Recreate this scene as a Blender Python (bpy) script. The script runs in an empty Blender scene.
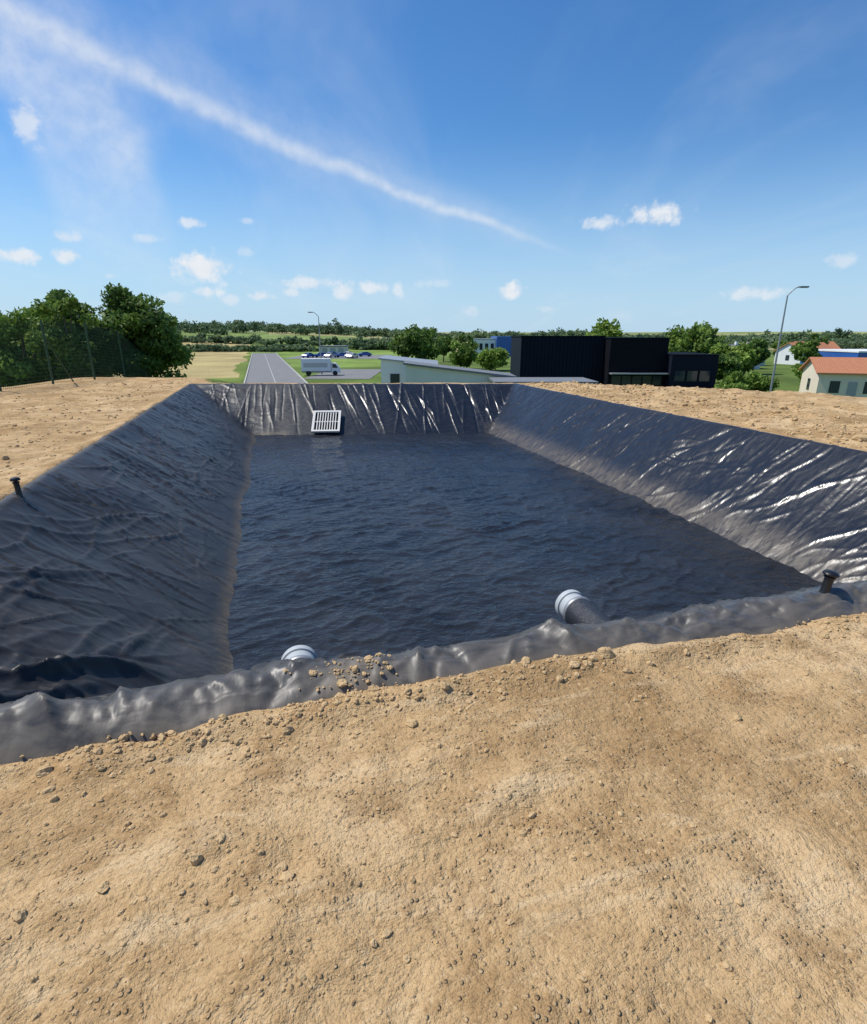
import bpy, math, random
import numpy as np
from mathutils import Vector, Matrix

scene = bpy.context.scene
ANG = math.radians(15.66); CA, SA = math.cos(ANG), math.sin(ANG)
def nd2w(n, d): return n*CA-d*SA, n*SA+d*CA
def w2nd(x, y): return x*CA+y*SA, -x*SA+y*CA

# ------------------------------------------------------------------ noise
def _h(ix, iy, s):
    v = (ix.astype(np.int64)*374761393 + iy.astype(np.int64)*668265263 + s*982451653) & 0xffffffff
    v = ((v ^ (v >> 13))*1274126177) & 0xffffffff
    v = v ^ (v >> 16)
    v = (v*2246822519) & 0xffffffff
    return ((v ^ (v >> 15)) & 0xffffff)/float(0xffffff)
def vn(x, y, s=0):
    x0 = np.floor(x); y0 = np.floor(y)
    fx = x-x0; fy = y-y0
    fx = fx*fx*fx*(fx*(fx*6-15)+10); fy = fy*fy*fy*(fy*(fy*6-15)+10)
    a = _h(x0, y0, s); b = _h(x0+1, y0, s); c = _h(x0, y0+1, s); d = _h(x0+1, y0+1, s)
    return (a*(1-fx)+b*fx)*(1-fy)+(c*(1-fx)+d*fx)*fy
def fbm(x, y, s=0, o=4):
    t = 0; a = .5; m = 0
    for i in range(o):
        t = t+a*vn(x*2**i+i*17.3, y*2**i-i*9.1, s+i); m += a; a *= .5
    return t/m
def ridge(x, y, s=0, p=3):
    return (1-np.abs(2*vn(x, y, s)-1))**p
def sst(a, b, x):
    t = np.clip((x-a)/(b-a), 0, 1); return t*t*(3-2*t)

# ------------------------------------------------------------------ materials
def newmat(name):
    m = bpy.data.materials.new(name); m.use_nodes = True
    nt = m.node_tree; b = nt.nodes["Principled BSDF"]
    return m, nt, b
def N(nt, t, **k):
    n = nt.nodes.new(t)
    for a, v in k.items(): setattr(n, a, v)
    return n
def noise(nt, co, scale, detail=4, rough=.55, dist=0):
    n = N(nt, 'ShaderNodeTexNoise'); n.inputs['Scale'].default_value = scale
    n.inputs['Detail'].default_value = detail; n.inputs['Roughness'].default_value = rough
    n.inputs['Distortion'].default_value = dist
    nt.links.new(co, n.inputs['Vector']); return n.outputs['Fac']
def ramp(nt, fac, stops):
    r = N(nt, 'ShaderNodeValToRGB'); e = r.color_ramp.elements
    while len(e) < len(stops): e.new(.5)
    for i, (p, c) in enumerate(stops):
        e[i].position = p; e[i].color = (*c, 1) if len(c) == 3 else c
    nt.links.new(fac, r.inputs[0]); return r.outputs[0]
def mixc(nt, f, a, b, mode='MIX'):
    m = N(nt, 'ShaderNodeMix', data_type='RGBA', blend_type=mode)
    for s, v in ((0, f), (6, a), (7, b)):
        if hasattr(v, 'links'): nt.links.new(v, m.inputs[s])
        elif s == 0: m.inputs[0].default_value = v
        else: m.inputs[s].default_value = (*v, 1)
    return m.outputs[2]
def math_(nt, op, a, b=None, c=None, clamp=False):
    m = N(nt, 'ShaderNodeMath', operation=op, use_clamp=clamp)
    for i, v in enumerate((a, b, c)):
        if v is None: continue
        if hasattr(v, 'links'): nt.links.new(v, m.inputs[i])
        else: m.inputs[i].default_value = v
    return m.outputs[0]
def mapr(nt, v, a, b, c=0, d=1, smooth=True):
    m = N(nt, 'ShaderNodeMapRange'); m.interpolation_type = 'SMOOTHSTEP' if smooth else 'LINEAR'
    nt.links.new(v, m.inputs[0])
    for i, x in enumerate((a, b, c, d)): m.inputs[i+1].default_value = x
    return m.outputs[0]
def bump(nt, h, strength, dist, prev=None):
    b = N(nt, 'ShaderNodeBump'); b.inputs['Strength'].default_value = strength
    b.inputs['Distance'].default_value = dist; nt.links.new(h, b.inputs['Height'])
    if prev is not None: nt.links.new(prev, b.inputs['Normal'])
    return b.outputs[0]
def scaled(nt, co, s, rot=0):
    m = N(nt, 'ShaderNodeMapping'); m.inputs['Scale'].default_value = s
    m.inputs['Rotation'].default_value = (0, 0, rot)
    nt.links.new(co, m.inputs['Vector']); return m.outputs[0]
def simple(name, col, rough=.6, metal=0, var=.25, nscale=1.5, bs=.0, spec=.5):
    m, nt, b = newmat(name)
    co = N(nt, 'ShaderNodeTexCoord').outputs['Object']
    f = noise(nt, co, nscale, 3, .6)
    c = mixc(nt, f, tuple(x*(1-var) for x in col), tuple(min(1, x*(1+var)) for x in col))
    nt.links.new(c, b.inputs['Base Color'])
    b.inputs['Roughness'].default_value = rough; b.inputs['Metallic'].default_value = metal
    b.inputs['Specular IOR Level'].default_value = spec
    if bs:
        nt.links.new(bump(nt, noise(nt, co, nscale*10, 2), bs, .02), b.inputs['Normal'])
    return m

# ground
def mat_ground():
    m, nt, b = newmat("ground_soil_and_grass"); L = nt.links.new
    co = N(nt, 'ShaderNodeTexCoord').outputs['Object']
    big = noise(nt, co, .8, 4, .62, .4)
    mid = noise(nt, co, 3.6, 6, .70, .2)
    fine = noise(nt, co, 42, 4, .78)
    st = noise(nt, scaled(nt, co, (1.0, 4.2, 1), .6), 1.5, 5, .65, .5)
    c = ramp(nt, big, [(.32, (.355, .225, .104)), (.5, (.51, .343, .172)), (.68, (.62, .445, .25))])
    c = mixc(nt, mapr(nt, mid, .44, .66, 0, .8), c, (.32, .196, .088))
    c = mixc(nt, mapr(nt, st, .52, .68, 0, .55), c, (.66, .50, .30))
    c = mixc(nt, mapr(nt, fine, .51, .70, 0, .7), c, (.23, .145, .068))
    c = mixc(nt, mapr(nt, fine, .30, .46, .5, 0), c, (.70, .53, .32))
    v = N(nt, 'ShaderNodeTexVoronoi'); v.inputs['Scale'].default_value = 55; L(co, v.inputs['Vector'])
    vs = N(nt, 'ShaderNodeSeparateColor'); L(v.outputs['Color'], vs.inputs[0])
    peb = math_(nt, 'MULTIPLY', mapr(nt, v.outputs['Distance'], .2, .45, 1, 0), mapr(nt, vs.outputs[0], .52, .66))
    pm = math_(nt, 'MULTIPLY', peb, mapr(nt, mid, .42, .56))
    c = mixc(nt, math_(nt, 'MULTIPLY', pm, .55), c, mixc(nt, vs.outputs[1], (.22, .14, .07), (.60, .45, .27)))
    att = N(nt, 'ShaderNodeAttribute', attribute_name='fieldcol')
    da = N(nt, 'ShaderNodeAttribute', attribute_name='dirt')
    g = mixc(nt, mapr(nt, mid, .3, .7), (.6, .6, .5), (1.25, 1.2, 1.2))
    fc = mixc(nt, 1.0, att.outputs['Color'], g, 'MULTIPLY')
    dm = mapr(nt, math_(nt, 'ADD', da.outputs['Fac'], math_(nt, 'MULTIPLY', math_(nt, 'SUBTRACT', mid, .5), .9)), .35, .65)
    c = mixc(nt, dm, fc, c)
    L(c, b.inputs['Base Color']); b.inputs['Roughness'].default_value = .95
    b.inputs['Specular IOR Level'].default_value = .1
    h = math_(nt, 'ADD', math_(nt, 'MULTIPLY', mid, .07), math_(nt, 'MULTIPLY', fine, .014))
    h = math_(nt, 'ADD', h, math_(nt, 'MULTIPLY', pm, .009))
    h = math_(nt, 'ADD', h, math_(nt, 'MULTIPLY', st, .025))
    L(bump(nt, h, .95, 1.0), b.inputs['Normal'])
    return m

def mat_liner():
    m, nt, b = newmat("black_geomembrane"); L = nt.links.new
    co = N(nt, 'ShaderNodeTexCoord').outputs['Object']
    sx = N(nt, 'ShaderNodeSeparateXYZ'); L(co, sx.inputs[0])
    side = mapr(nt, sx.outputs[0], -.5, 4.5)          # left bank is dustier than the right one
    n1 = noise(nt, co, .8, 4, .65, .5)
    n2 = noise(nt, scaled(nt, co, (1, 3, 1), .3), 5, 5, .65, .4)
    c = mixc(nt, mapr(nt, n1, .3, .7), (.024, .0245, .026), (.046, .046, .046))
    c = mixc(nt, side, c, (.012, .015, .022))
    dust = math_(nt, 'MULTIPLY', mapr(nt, n2, .42, .8), mapr(nt, n1, .35, .62))
    dust = math_(nt, 'MULTIPLY', dust, mapr(nt, side, 0, 1, .55, .2))
    c = mixc(nt, dust, c, (.12, .11, .10))
    # walked-on, sun-bleached lip along the near edge
    lip = math_(nt, 'MULTIPLY', mapr(nt, sx.outputs[1], 2.62, 2.40), mapr(nt, n2, .2, .65, .35, 1))
    c = mixc(nt, lip, c, (.078, .077, .075))
    da = N(nt, 'ShaderNodeAttribute', attribute_name='dust')
    dd = math_(nt, 'MULTIPLY', da.outputs['Fac'], mapr(nt, n2, .28, .6, .2, 1))
    c = mixc(nt, math_(nt, 'MULTIPLY', dd, .75), c, (.22, .175, .12))
    L(c, b.inputs['Base Color'])
    r = math_(nt, 'ADD', mapr(nt, n2, .2, .8, 0, .12), mapr(nt, side, 0, 1, .35, .22))
    r = math_(nt, 'ADD', r, math_(nt, 'MULTIPLY', dd, .3))
    L(r, b.inputs['Roughness'])
    L(math_(nt, 'ADD', mapr(nt, side, 0, 1, .30, .45), math_(nt, 'MULTIPLY', lip, .2)), b.inputs['Specular IOR Level'])
    bn = bump(nt, noise(nt, scaled(nt, co, (1, 1.8, 1), .5), 2.6, 2, .5, 1.0), .16, .08)
    bn = bump(nt, noise(nt, scaled(nt, co, (2.0, 1, 1), -.35), 9, 2, .5, .6), .14, .02, bn)
    L(bn, b.inputs['Normal'])
    return m

def mat_water():
    m, nt, b = newmat("shallow_dark_water"); L = nt.links.new
    co = N(nt, 'ShaderNodeTexCoord').outputs['Object']
    n1 = noise(nt, co, .5, 3, .6, .6)
    c = mixc(nt, mapr(nt, n1, .3, .7), (.013, .015, .018), (.030, .032, .035))
    L(c, b.inputs['Base Color'])
    b.inputs['Roughness'].default_value = .14
    b.inputs['IOR'].default_value = 1.36
    bn = bump(nt, noise(nt, scaled(nt, co, (1, 1.9, 1), .2), 6, 3, .5, .9), .42, .05)
    bn = bump(nt, noise(nt, scaled(nt, co, (1, 1.6, 1), -.3), 20, 2, .5, .5), .25, .008, bn)
    L(bn, b.inputs['Normal'])
    return m

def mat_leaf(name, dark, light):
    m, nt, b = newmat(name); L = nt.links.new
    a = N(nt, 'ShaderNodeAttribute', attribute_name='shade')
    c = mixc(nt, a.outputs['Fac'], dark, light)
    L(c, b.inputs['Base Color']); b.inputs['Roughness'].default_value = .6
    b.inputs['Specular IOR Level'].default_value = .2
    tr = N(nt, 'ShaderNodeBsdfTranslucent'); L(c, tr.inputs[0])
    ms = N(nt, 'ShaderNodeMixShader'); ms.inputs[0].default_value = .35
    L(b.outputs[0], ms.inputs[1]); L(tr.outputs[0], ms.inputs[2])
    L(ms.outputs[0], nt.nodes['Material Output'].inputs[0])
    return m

M = {}
M['ground'] = mat_ground(); M['liner'] = mat_liner(); M['water'] = mat_water()
M['leafA'] = mat_leaf("leaf_mid_green", (.05, .10, .02), (.23, .34, .065))
M['leafB'] = mat_leaf("leaf_dark_green", (.04, .085, .022), (.17, .27, .055))
M['leafC'] = mat_leaf("leaf_light_green", (.08, .14, .022), (.28, .40, .075))
M['leafD'] = mat_leaf("leaf_distant_hazed_green", (.085, .135, .075), (.20, .28, .13))  # distance haze is mixed into these paler, greyer greens
M['bark'] = simple("bark", (.10, .075, .05), .9, 0, .4, 4, .5)
M['clod'] = simple("soil_clod", (.50, .35, .185), .95, 0, .3, 9, .6, .1)
M['pvc'] = simple("grey_pvc", (.42, .45, .46), .45, 0, .15, 6)
M['blackpl'] = simple("black_plastic", (.012, .012, .014), .35, 0, .3, 8)
M['sleeve'] = simple("membrane_sleeve", (.022, .024, .03), .38, 0, .4, 12, .5)
M['dark'] = simple("dark_void", (.008, .008, .008), .8)
M['white'] = simple("white_paint", (.74, .75, .74), .5, 0, .08, 1)
M['offwhite'] = simple("offwhite_render", (.66, .65, .60), .85, 0, .12, .8, .2)
M['cream'] = simple("cream_render", (.70, .62, .48), .85, 0, .1, .8, .2)
M['greymetal'] = simple("grey_sheet_metal", (.32, .34, .36), .45, .3, .15, 1)
M['galv'] = simple("galvanised_steel", (.30, .31, .32), .5, .5, .15, 3)
M['blackclad'] = simple("black_cladding", (.006, .007, .011), .7, 0, .25, .6, 0, .1)
M['navyclad'] = simple("navy_cladding", (.006, .009, .020), .7, 0, .25, .6, 0, .15)
M['glass'] = simple("dark_glass", (.03, .04, .055), .08, 0, .2, 1)
M['asphalt'] = simple("asphalt", (.18, .18, .18), .9, 0, .25, .7, .3)
M['kerb'] = simple("concrete_kerb", (.42, .41, .38), .9, 0, .15, 2)
M['marking'] = simple("road_marking", (.40, .40, .39), .7, 0, .3, 3)
M['greenwire'] = simple("green_coated_wire", (.025, .07, .03), .5, 0, .2, 3)
M['tyre'] = simple("tyre_rubber", (.02, .02, .02), .8)
M['blue'] = simple("blue_paint", (.03, .11, .38), .35, 0, .1, 1)
M['silver'] = simple("silver_paint", (.45, .46, .48), .3, .4, .05, 1)
M['greyroof'] = simple("grey_roof", (.16, .17, .18), .7, 0, .2, 2)
def mat_tile():
    m, nt, b = newmat("terracotta_tiles"); L = nt.links.new
    co = N(nt, 'ShaderNodeTexCoord').outputs['Object']
    w = N(nt, 'ShaderNodeTexWave'); w.inputs['Scale'].default_value = 1.3; w.inputs['Distortion'].default_value = .3
    L(co, w.inputs['Vector'])
    c = mixc(nt, noise(nt, co, 3, 4, .7), (.34, .12, .055), (.58, .26, .13))
    c = mixc(nt, math_(nt, 'MULTIPLY', w.outputs['Fac'], .3), c, (.20, .07, .035))
    L(c, b.inputs['Base Color']); b.inputs['Roughness'].default_value = .85
    return m
M['tile'] = mat_tile()

# ------------------------------------------------------------------ mesh utils
def np_mesh(name, V, F, mats, smooth=True, attrs=None, mi=None, rotz=0, loc=(0, 0, 0)):
    V = np.asarray(V, dtype=np.float32); F = np.asarray(F, dtype=np.int32)
    me = bpy.data.meshes.new(name); k = F.shape[1]
    me.vertices.add(len(V)); me.vertices.foreach_set('co', V.ravel())
    me.loops.add(F.size); me.loops.foreach_set('vertex_index', F.ravel())
    me.polygons.add(len(F)); me.polygons.foreach_set('loop_start', np.arange(0, F.size, k, dtype=np.int32))
    me.polygons.foreach_set('loop_total', np.full(len(F), k, dtype=np.int32))
    for x in mats: me.materials.append(x)
    if mi is not None: me.polygons.foreach_set('material_index', np.asarray(mi, dtype=np.int32))
    me.update(calc_edges=True)
    me.polygons.foreach_set('use_smooth', np.full(len(F), smooth, dtype=bool))
    for an, (ty, arr) in (attrs or {}).items():
        a = me.attributes.new(an, ty, 'POINT')
        a.data.foreach_set('color' if ty == 'FLOAT_COLOR' else 'value', np.asarray(arr, dtype=np.float32).ravel())
    me.validate()
    ob = bpy.data.objects.new(name, me); scene.collection.objects.link(ob)
    ob.rotation_euler = (0, 0, rotz); ob.location = loc
    return ob
def grid_faces(nx, ny):
    i = np.arange(nx*ny).reshape(ny, nx)
    return np.stack([i[:-1, :-1], i[:-1, 1:], i[1:, 1:], i[1:, :-1]], -1).reshape(-1, 4)

class MB:
    def __init__(s): s.v = []; s.f = []; s.m = []
    def add(s, V, F, mi=0):
        o = len(s.v); s.v += [tuple(p) for p in V]
        for f in F: s.f.append([o+i for i in f]); s.m.append(mi)
    def box(s, x0, x1, y0, y1, z0, z1, mi=0):
        V = [(x, y, z) for z in (z0, z1) for y in (y0, y1) for x in (x0, x1)]
        s.add(V, [(0, 2, 3, 1), (4, 5, 7, 6), (0, 1, 5, 4), (2, 6, 7, 3), (0, 4, 6, 2), (1, 3, 7, 5)], mi)
    def lathe(s, o, ax, prof, k=16, mi=0, cap=True):
        o = Vector(o); ax = Vector(ax).normalized()
        u = ax.orthogonal().normalized(); w = ax.cross(u)
        V = []
        for r, t in prof:
            for j in range(k):
                a = 2*math.pi*j/k
                V.append(o+ax*t+(u*math.cos(a)+w*math.sin(a))*r)
        F = [(i*k+j, i*k+(j+1) % k, (i+1)*k+(j+1) % k, (i+1)*k+j) for i in range(len(prof)-1) for j in range(k)]
        if cap: F += [tuple(reversed(range(k))), tuple(range((len(prof)-1)*k, len(prof)*k))]
        s.add(V, F, mi)
    def cyl(s, p0, p1, r0, r1, k=8, mi=0):
        p0 = Vector(p0); p1 = Vector(p1); d = p1-p0
        s.lathe(p0, d, [(r0, 0), (r1, d.length)], k, mi)
    def build(s, name, mats, loc=(0, 0, 0), rotz=0, smooth=False, parent=None, bevel=0):
        me = bpy.data.meshes.new(name); me.from_pydata([tuple(p) for p in s.v], [], s.f)
        for x in mats: me.materials.append(x)
        me.polygons.foreach_set('material_index', s.m)
        me.polygons.foreach_set('use_smooth', [smooth]*len(s.f)); me.update()
        ob = bpy.data.objects.new(name, me); scene.collection.objects.link(ob)
        ob.location = loc; ob.rotation_euler = (0, 0, rotz)
        if parent: ob.parent = parent
        if bevel:
            md = ob.modifiers.new('b', 'BEVEL'); md.width = bevel; md.segments = 2
        if smooth:
            md = ob.modifiers.new('e', 'EDGE_SPLIT'); md.split_angle = math.radians(40)
        return ob
def empty(name, loc, rotz=0):
    e = bpy.data.objects.new(name, None); scene.collection.objects.link(e)
    e.location = loc; e.rotation_euler = (0, 0, rotz); return e

# ------------------------------------------------------------------ basin geometry
NL, NR, DN = -2.74, 7.9, 2.2
WL = -1.25; FLOOR = -1.33
def DF(n): return 20.7-.282*(n+2.74)
def DT(n): return 17.5-.23*(n+.7)
def margins(n, d):
    return n-NL, NR-n, d-DN, DF(n)-d

POLY = [(-13.2, -60), (-13.2, 16), (-13.6, 22.6), (-9.6, 22.3), (-8.6, 20.2), (-7.6, 19.75), (2.9, 19.75), (4.4, 19.9), (8.6, 17.6), (11.8, 15.0), (24, 6), (30, -60)]
def poly_sd(x, y):
    best = np.full(x.shape, 1e18); ins = np.zeros(x.shape, bool)
    n = len(POLY)
    for i in range(n):
        ax, ay = POLY[i]; bx, by = POLY[(i+1) % n]
        ex, ey = bx-ax, by-ay
        t = np.clip(((x-ax)*ex+(y-ay)*ey)/(ex*ex+ey*ey), 0, 1)
        best = np.minimum(best, (x-ax-t*ex)**2+(y-ay-t*ey)**2)
        c = (ay > y) != (by > y)
        xi = (bx-ax)*(y-ay)/((by-ay) if by != ay else 1e-9)+ax
        ins ^= c & (x < xi)
    d = np.sqrt(best)
    return np.where(ins, -d, d)
def terrain(x, y, pit=True):
    x = np.asarray(x, float); y = np.asarray(y, float)
    r = np.hypot(x, y)
    sd = poly_sd(x, y)
    z = -5*sst(0, 13, sd)
    left = sst(.15, -.35, x/np.maximum(np.abs(y), 1))
    hill = sst(230, 520, r)*(1.5+7.0*left)+sst(500, 3500, r)*18
    hill = hill*(.75+.5*fbm(x/260, y/260, 5, 3))
    z = z+hill*(y > 0)
    near = sst(40, 12, r)
    z = z+near*((fbm(x/1.9, y/1.9, 11, 3)-.5)*.08+(fbm(x/.38, y/.38, 12, 3)-.5)*.048+(fbm(x/.12, y/.12, 13, 2)-.5)*.020*sst(9, 4, r))
    u = x*.83+y*.56; v = -x*.56+y*.83
    z = z+near*(fbm(u/2.6, v/.30, 14, 3)-.5)*.045*sst(6, 3, r)
    n, d = w2nd(x, y)
    mL, mR, mN, mF = margins(n, d)
    rt = sst(0, 1.5, -mR)*sst(0, 4, y)*(sd < 0)
    z = z+rt*((fbm(x/.45, y/.45, 31, 4)-.4)*.22+.03)*near
    lt = sst(.1, 1.2, -mL)*(sd < 0)*sst(3, 6, y)
    z = z+lt*(fbm(x/.7, y/.7, 33, 4)-.5)*.14*near
    if pit:
        m = np.minimum(np.minimum(mL, mR), np.minimum(mN, mF))
        z = z+.04*np.exp(-((m+.05)/.09)**2)*near*(.2+1.5*fbm(x/.22, y/.22, 16, 3))
        pz = np.interp(m, [.03, .17, 2.2, 50], [0.02, -.38, -1.75, -1.75])
        z = np.where(m > .03, np.minimum(z, pz+z*(m < .1)), z)
    return z
def tz(x, y): return float(terrain(np.array([x]), np.array([y]))[0])

def axis(lim):
    out = [0]; r = 0
    while r < lim:
        if r < 2.6: s = .026
        elif r < 26: s = max(.026, .0115*r)
        else: s = .035*r
        r += s; out.append(r)
    return np.array([-v for v in out[:0:-1]]+out)
an = axis(5000)
ad = axis(6000); ad = ad[ad >= -1.5]
back = -np.array([5000, 1500, 500, 200, 80, 40, 20, 10, 6, 4, 3, 2.4, 2.0, 1.7])
ad = np.concatenate([back, ad])
GN, GD = np.meshgrid(an, ad)
WX, WY = nd2w(GN, GD)
Z = terrain(WX, WY)
sd = poly_sd(WX, WY)
dirt = sst(1.6, -.2, sd)
R = np.hypot(WX, WY)
col = np.zeros(WX.shape+(3,)); col[:] = (.12, .18, .045)
cell = _h(np.floor(GN/70), np.floor(GD/110+.3*np.floor(GN/70)), 3)
pal = np.array([(.18, .25, .08), (.36, .33, .17), (.15, .21, .08), (.25, .30, .11), (.20, .28, .09), (.40, .37, .20)])
idx = (cell*5.999).astype(int)
far = sst(190, 200, WY)[..., None]
col = col*(1-far)+pal[idx]*far
roadc = -25-.30*(WY-90)
wheat = ((WX < roadc-8.5+4*fbm(WX/20, WY/20, 52, 2)) & (WY > 92) & (WY < 330))
col[wheat] = (.42, .35, .17)
verge = ((WX < roadc-5) & ~wheat & (WX > roadc-12) & (WY > 60) & (WY < 330))
col[verge] = (.15, .21, .05)
mead = ((WX > roadc+5) & (WX < 0) & (WY > 125) & (WY < 330))
col[mead] = (.19, .28, .07)
bank = (sd > .3) & (sd < 13)
col[bank] = (.12, .18, .045)
col *= (.55+.9*fbm(WX/9, WY/9, 51, 3))[..., None]
col4 = np.concatenate([col, np.ones(WX.shape+(1,))], -1)
V = np.stack([GN, GD, Z], -1).reshape(-1, 3)
np_mesh("ground", V, grid_faces(len(an), len(ad)), [M['ground']], True,
        {'fieldcol': ('FLOAT_COLOR', col4), 'dirt': ('FLOAT', dirt)}, rotz=ANG)

# ---- liner
ln = np.arange(NL-.40, NR+.42, .018)
ld = [DN-.34]
while ld[-1] < DF(NL)+.45: ld.append(ld[-1]+max(.012, min(.042, .0036*(ld[-1]+.6))))
ld = np.array(ld)
LN, LD = np.meshgrid(ln, ld)
mL, mR, mN, mF = margins(LN, LD)
crest = np.interp(LN, [-3, -1.3, -.2, .6, 2.4, 3.4, 8], [.115, .11, .065, .055, .05, .065, .075])+.05*(fbm(LN/.7, LN*0+3.3, 71, 3)-.5)
edge = (fbm(LN/.6, LD/.6, 72, 3)-.5)*.24
def prof(m, run, cr, w=.22):
    up = cr*np.sin(np.clip(m/w, 0, 1)*math.pi/2)
    t = np.clip((m-w)/(run-w), 0, 1.4)
    dn = cr-(cr-WL)*t
    return np.maximum(np.where(m < w, up, dn), FLOOR)
e6 = edge*.6
zs = [prof(mL+e6*.5, 2.06, .05, .16), prof(mR+e6*.5, 1.63, .05, .16), prof(mN+e6, 2.25, crest, .20), prof(mF+e6*.4, DF(LN)-DT(LN), .05, .16)]
mm = np.minimum(np.minimum(mL, mR), np.minimum(mN, mF))
ZL = np.maximum(np.maximum(zs[0], zs[1]), np.maximum(zs[2], zs[3]))
me_ = mm+e6
capz = np.where(me_ < 0, me_*1.1, np.where(me_ < .2, np.maximum(crest, .05)*np.sin(np.clip(me_/.2, 0, 1)*math.pi/2), 9))
ZL = np.minimum(ZL, capz)
for _ in range(6):
    P = np.pad(ZL, 1, 'edge')
    ZL = (P[1:-1, 1:-1]*2+P[:-2, 1:-1]+P[2:, 1:-1]+P[1:-1, :-2]+P[1:-1, 2:])/6
def wside(a, b, c, d): return np.clip(1-(a-np.minimum(b, np.minimum(c, d)))/.5, 0, 1)
wL = wside(mL, mR, mN, mF)*sst(2.6, 1.9, mL); wR = wside(mR, mL, mN, mF)*sst(2.2, 1.5, mR)
wF = wside(mF, mL, mN, mR)*sst(3, 2.3, mF); wN = wside(mN, mL, mF, mR)*sst(3, 2.3, mN)
soft = wL*((fbm(LN/1.1+LD*.3, LD/1.5, 83, 2)-.5)*.12+(fbm(LN/1.5+LD*.4, LD/.5, 95, 2)-.5)*.010)
soft = soft+wR*((fbm(LN/1.0, LD/1.3, 86, 2)-.5)*.08+(fbm(LN/1.2-LD*.4, LD/.45, 96, 2)-.5)*.018)
soft = soft+wF*((fbm(LN/.55, LD/4.0, 87, 2)-.5)*.03)+wN*((fbm(LN/.45-LD*.8, LD/.5, 90, 2)-.5)*.06)
CR = np.zeros_like(ZL)
def crease(n0, d0, ang, length, w, h, curve=0, asym=1.0, wob=.03):
    ext = length*.5+w*5
    i0, i1 = np.searchsorted(ld, [d0-ext, d0+ext]); j0, j1 = np.searchsorted(ln, [n0-ext, n0+ext])
    if i1-i0 < 2 or j1-j0 < 2: return
    a = LN[i0:i1, j0:j1]-n0; b = LD[i0:i1, j0:j1]-d0
    t = a*math.cos(ang)+b*math.sin(ang); s = -a*math.sin(ang)+b*math.cos(ang)
    s = s+curve*t*t+wob*np.sin(t*7+n0*5+d0)*min(1, length)
    tp = np.clip(1-(2*t/length)**2, 0, 1)
    ww = np.where(s > 0, w, w*asym)
    CR[i0:i1, j0:j1] += h*tp*np.exp(-(np.abs(s)/ww)**1.25)
rng = np.random.default_rng(5)
for _ in range(420):   # left bank
    d = 2.6+17.4*rng.random()**1.3; n = rng.uniform(NL+.25, -.9); s = .7+.6*(d/20)
    crease(n, d, rng.normal(-.15, .45), rng.uniform(.4, 2.0)*s, rng.uniform(.009, .024)*s, rng.choice([-1, 1, 1])*rng.uniform(.007, .026), rng.normal(0, .10), rng.uniform(.4, 1.5), .02)
for _ in range(90):
    d = rng.uniform(2.6, 18); n = rng.uniform(NL+.4, -.9)
    crease(n, d, 1.2+rng.normal(0, .3), rng.uniform(.6, 2.4), rng.uniform(.012, .034), rng.uniform(.010, .028), rng.normal(0, .08), rng.uniform(.4, 1.5), .02)
for _ in range(220):   # right bank
    d = rng.uniform(3, 18.5); n = rng.uniform(6.3, NR-.15)
    crease(n, d, rng.normal(-.7, .35), rng.uniform(.35, 1.9), rng.uniform(.011, .026), rng.choice([-1, 1, 1])*rng.uniform(.006, .030), rng.normal(0, .15), rng.uniform(.4, 1.6))
for _ in range(75):    # far bank: near-vertical pleats
    n = rng.uniform(-2, 7.2); d = DF(n)-rng.uniform(.3, 1.8)
    crease(n, d, math.pi/2+rng.normal(0, .13), rng.uniform(1.2, 3.0), rng.uniform(.022, .04), rng.choice([-1, 1])*rng.uniform(.010, .030), rng.normal(0, .02), rng.uniform(.5, 1.8), .008)
for _ in range(420):   # near fold, crumpled
    n = rng.uniform(-3, 8); d = DN+rng.uniform(-.05, .5)
    crease(n, d, rng.choice([.9, 2.2, .3, 1.6])+rng.normal(0, .35), rng.uniform(.15, .7), rng.uniform(.009, .020), rng.choice([-1, 1])*rng.uniform(.006, .022), rng.normal(0, .5), rng.uniform(.4, 1.6), .012)
for _ in range(46):    # larger tucks across the fold
    n = rng.uniform(-3, 8); d = DN+rng.uniform(.0, .3)
    crease(n, d, rng.choice([1.1, 2.1])+rng.normal(0, .25), rng.uniform(.4, .8), rng.uniform(.022, .04), rng.choice([-1, 1])*rng.uniform(.02, .04), rng.normal(0, .4), rng.uniform(.3, 1.2), .01)
for _ in range(70):
    n = rng.uniform(-2, 3); d = rng.uniform(2.5, 4.2)
    crease(n, d, rng.normal(1.4, .5), rng.uniform(.3, 1.2), rng.uniform(.012, .03), rng.uniform(.006, .02))
crease(-1.5, 3.95, .65, 1.25, .07, .10, .1, .5); crease(-1.75, 3.45, .75, 1.5, .09, .09, .05, .5)
crease(-1.25, 4.5, 1.35, .45, .03, .05, .2, .6); crease(-1.9, 5.2, .9, 1.4, .035, .04, .1)
ins = sst(-.25, .12, mm)
ZL = ZL+ins*(soft*sst(0, .45, mm)+CR*sst(-.08, .15, mm))
ZL += ins*wN*sst(.6, .1, mm)*(fbm(LN/.22, LD/.15, 93, 2)-.5)*.03
ZL += ins*.004*(fbm(LN/.16, LD/.3, 91, 2)-.5)
ZL += .022*sst(-.06, .10, mm)
for sdn in (5.6, 9.4, 13.2):
    ZL += .006*np.exp(-((LD-sdn)/.03)**2)*(wL+wR)
dust = sst(.25, .0, mm)*.35+sst(.40, 0, np.abs(ZL-WL))*sst(2.0, 1.2, mR)*.9*(mR < 2.6)+sst(.12, 0, np.abs(ZL-WL))*.6*(mL < 3)
dust = dust+sst(.06, -.04, mN)*.7+.7*np.exp(-((LN-.25)/.14)**2)*sst(.4, .1, mN)+.25*sst(1.5, .3, mN)*fbm(LN/.5, LD/.5, 94, 3)
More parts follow.
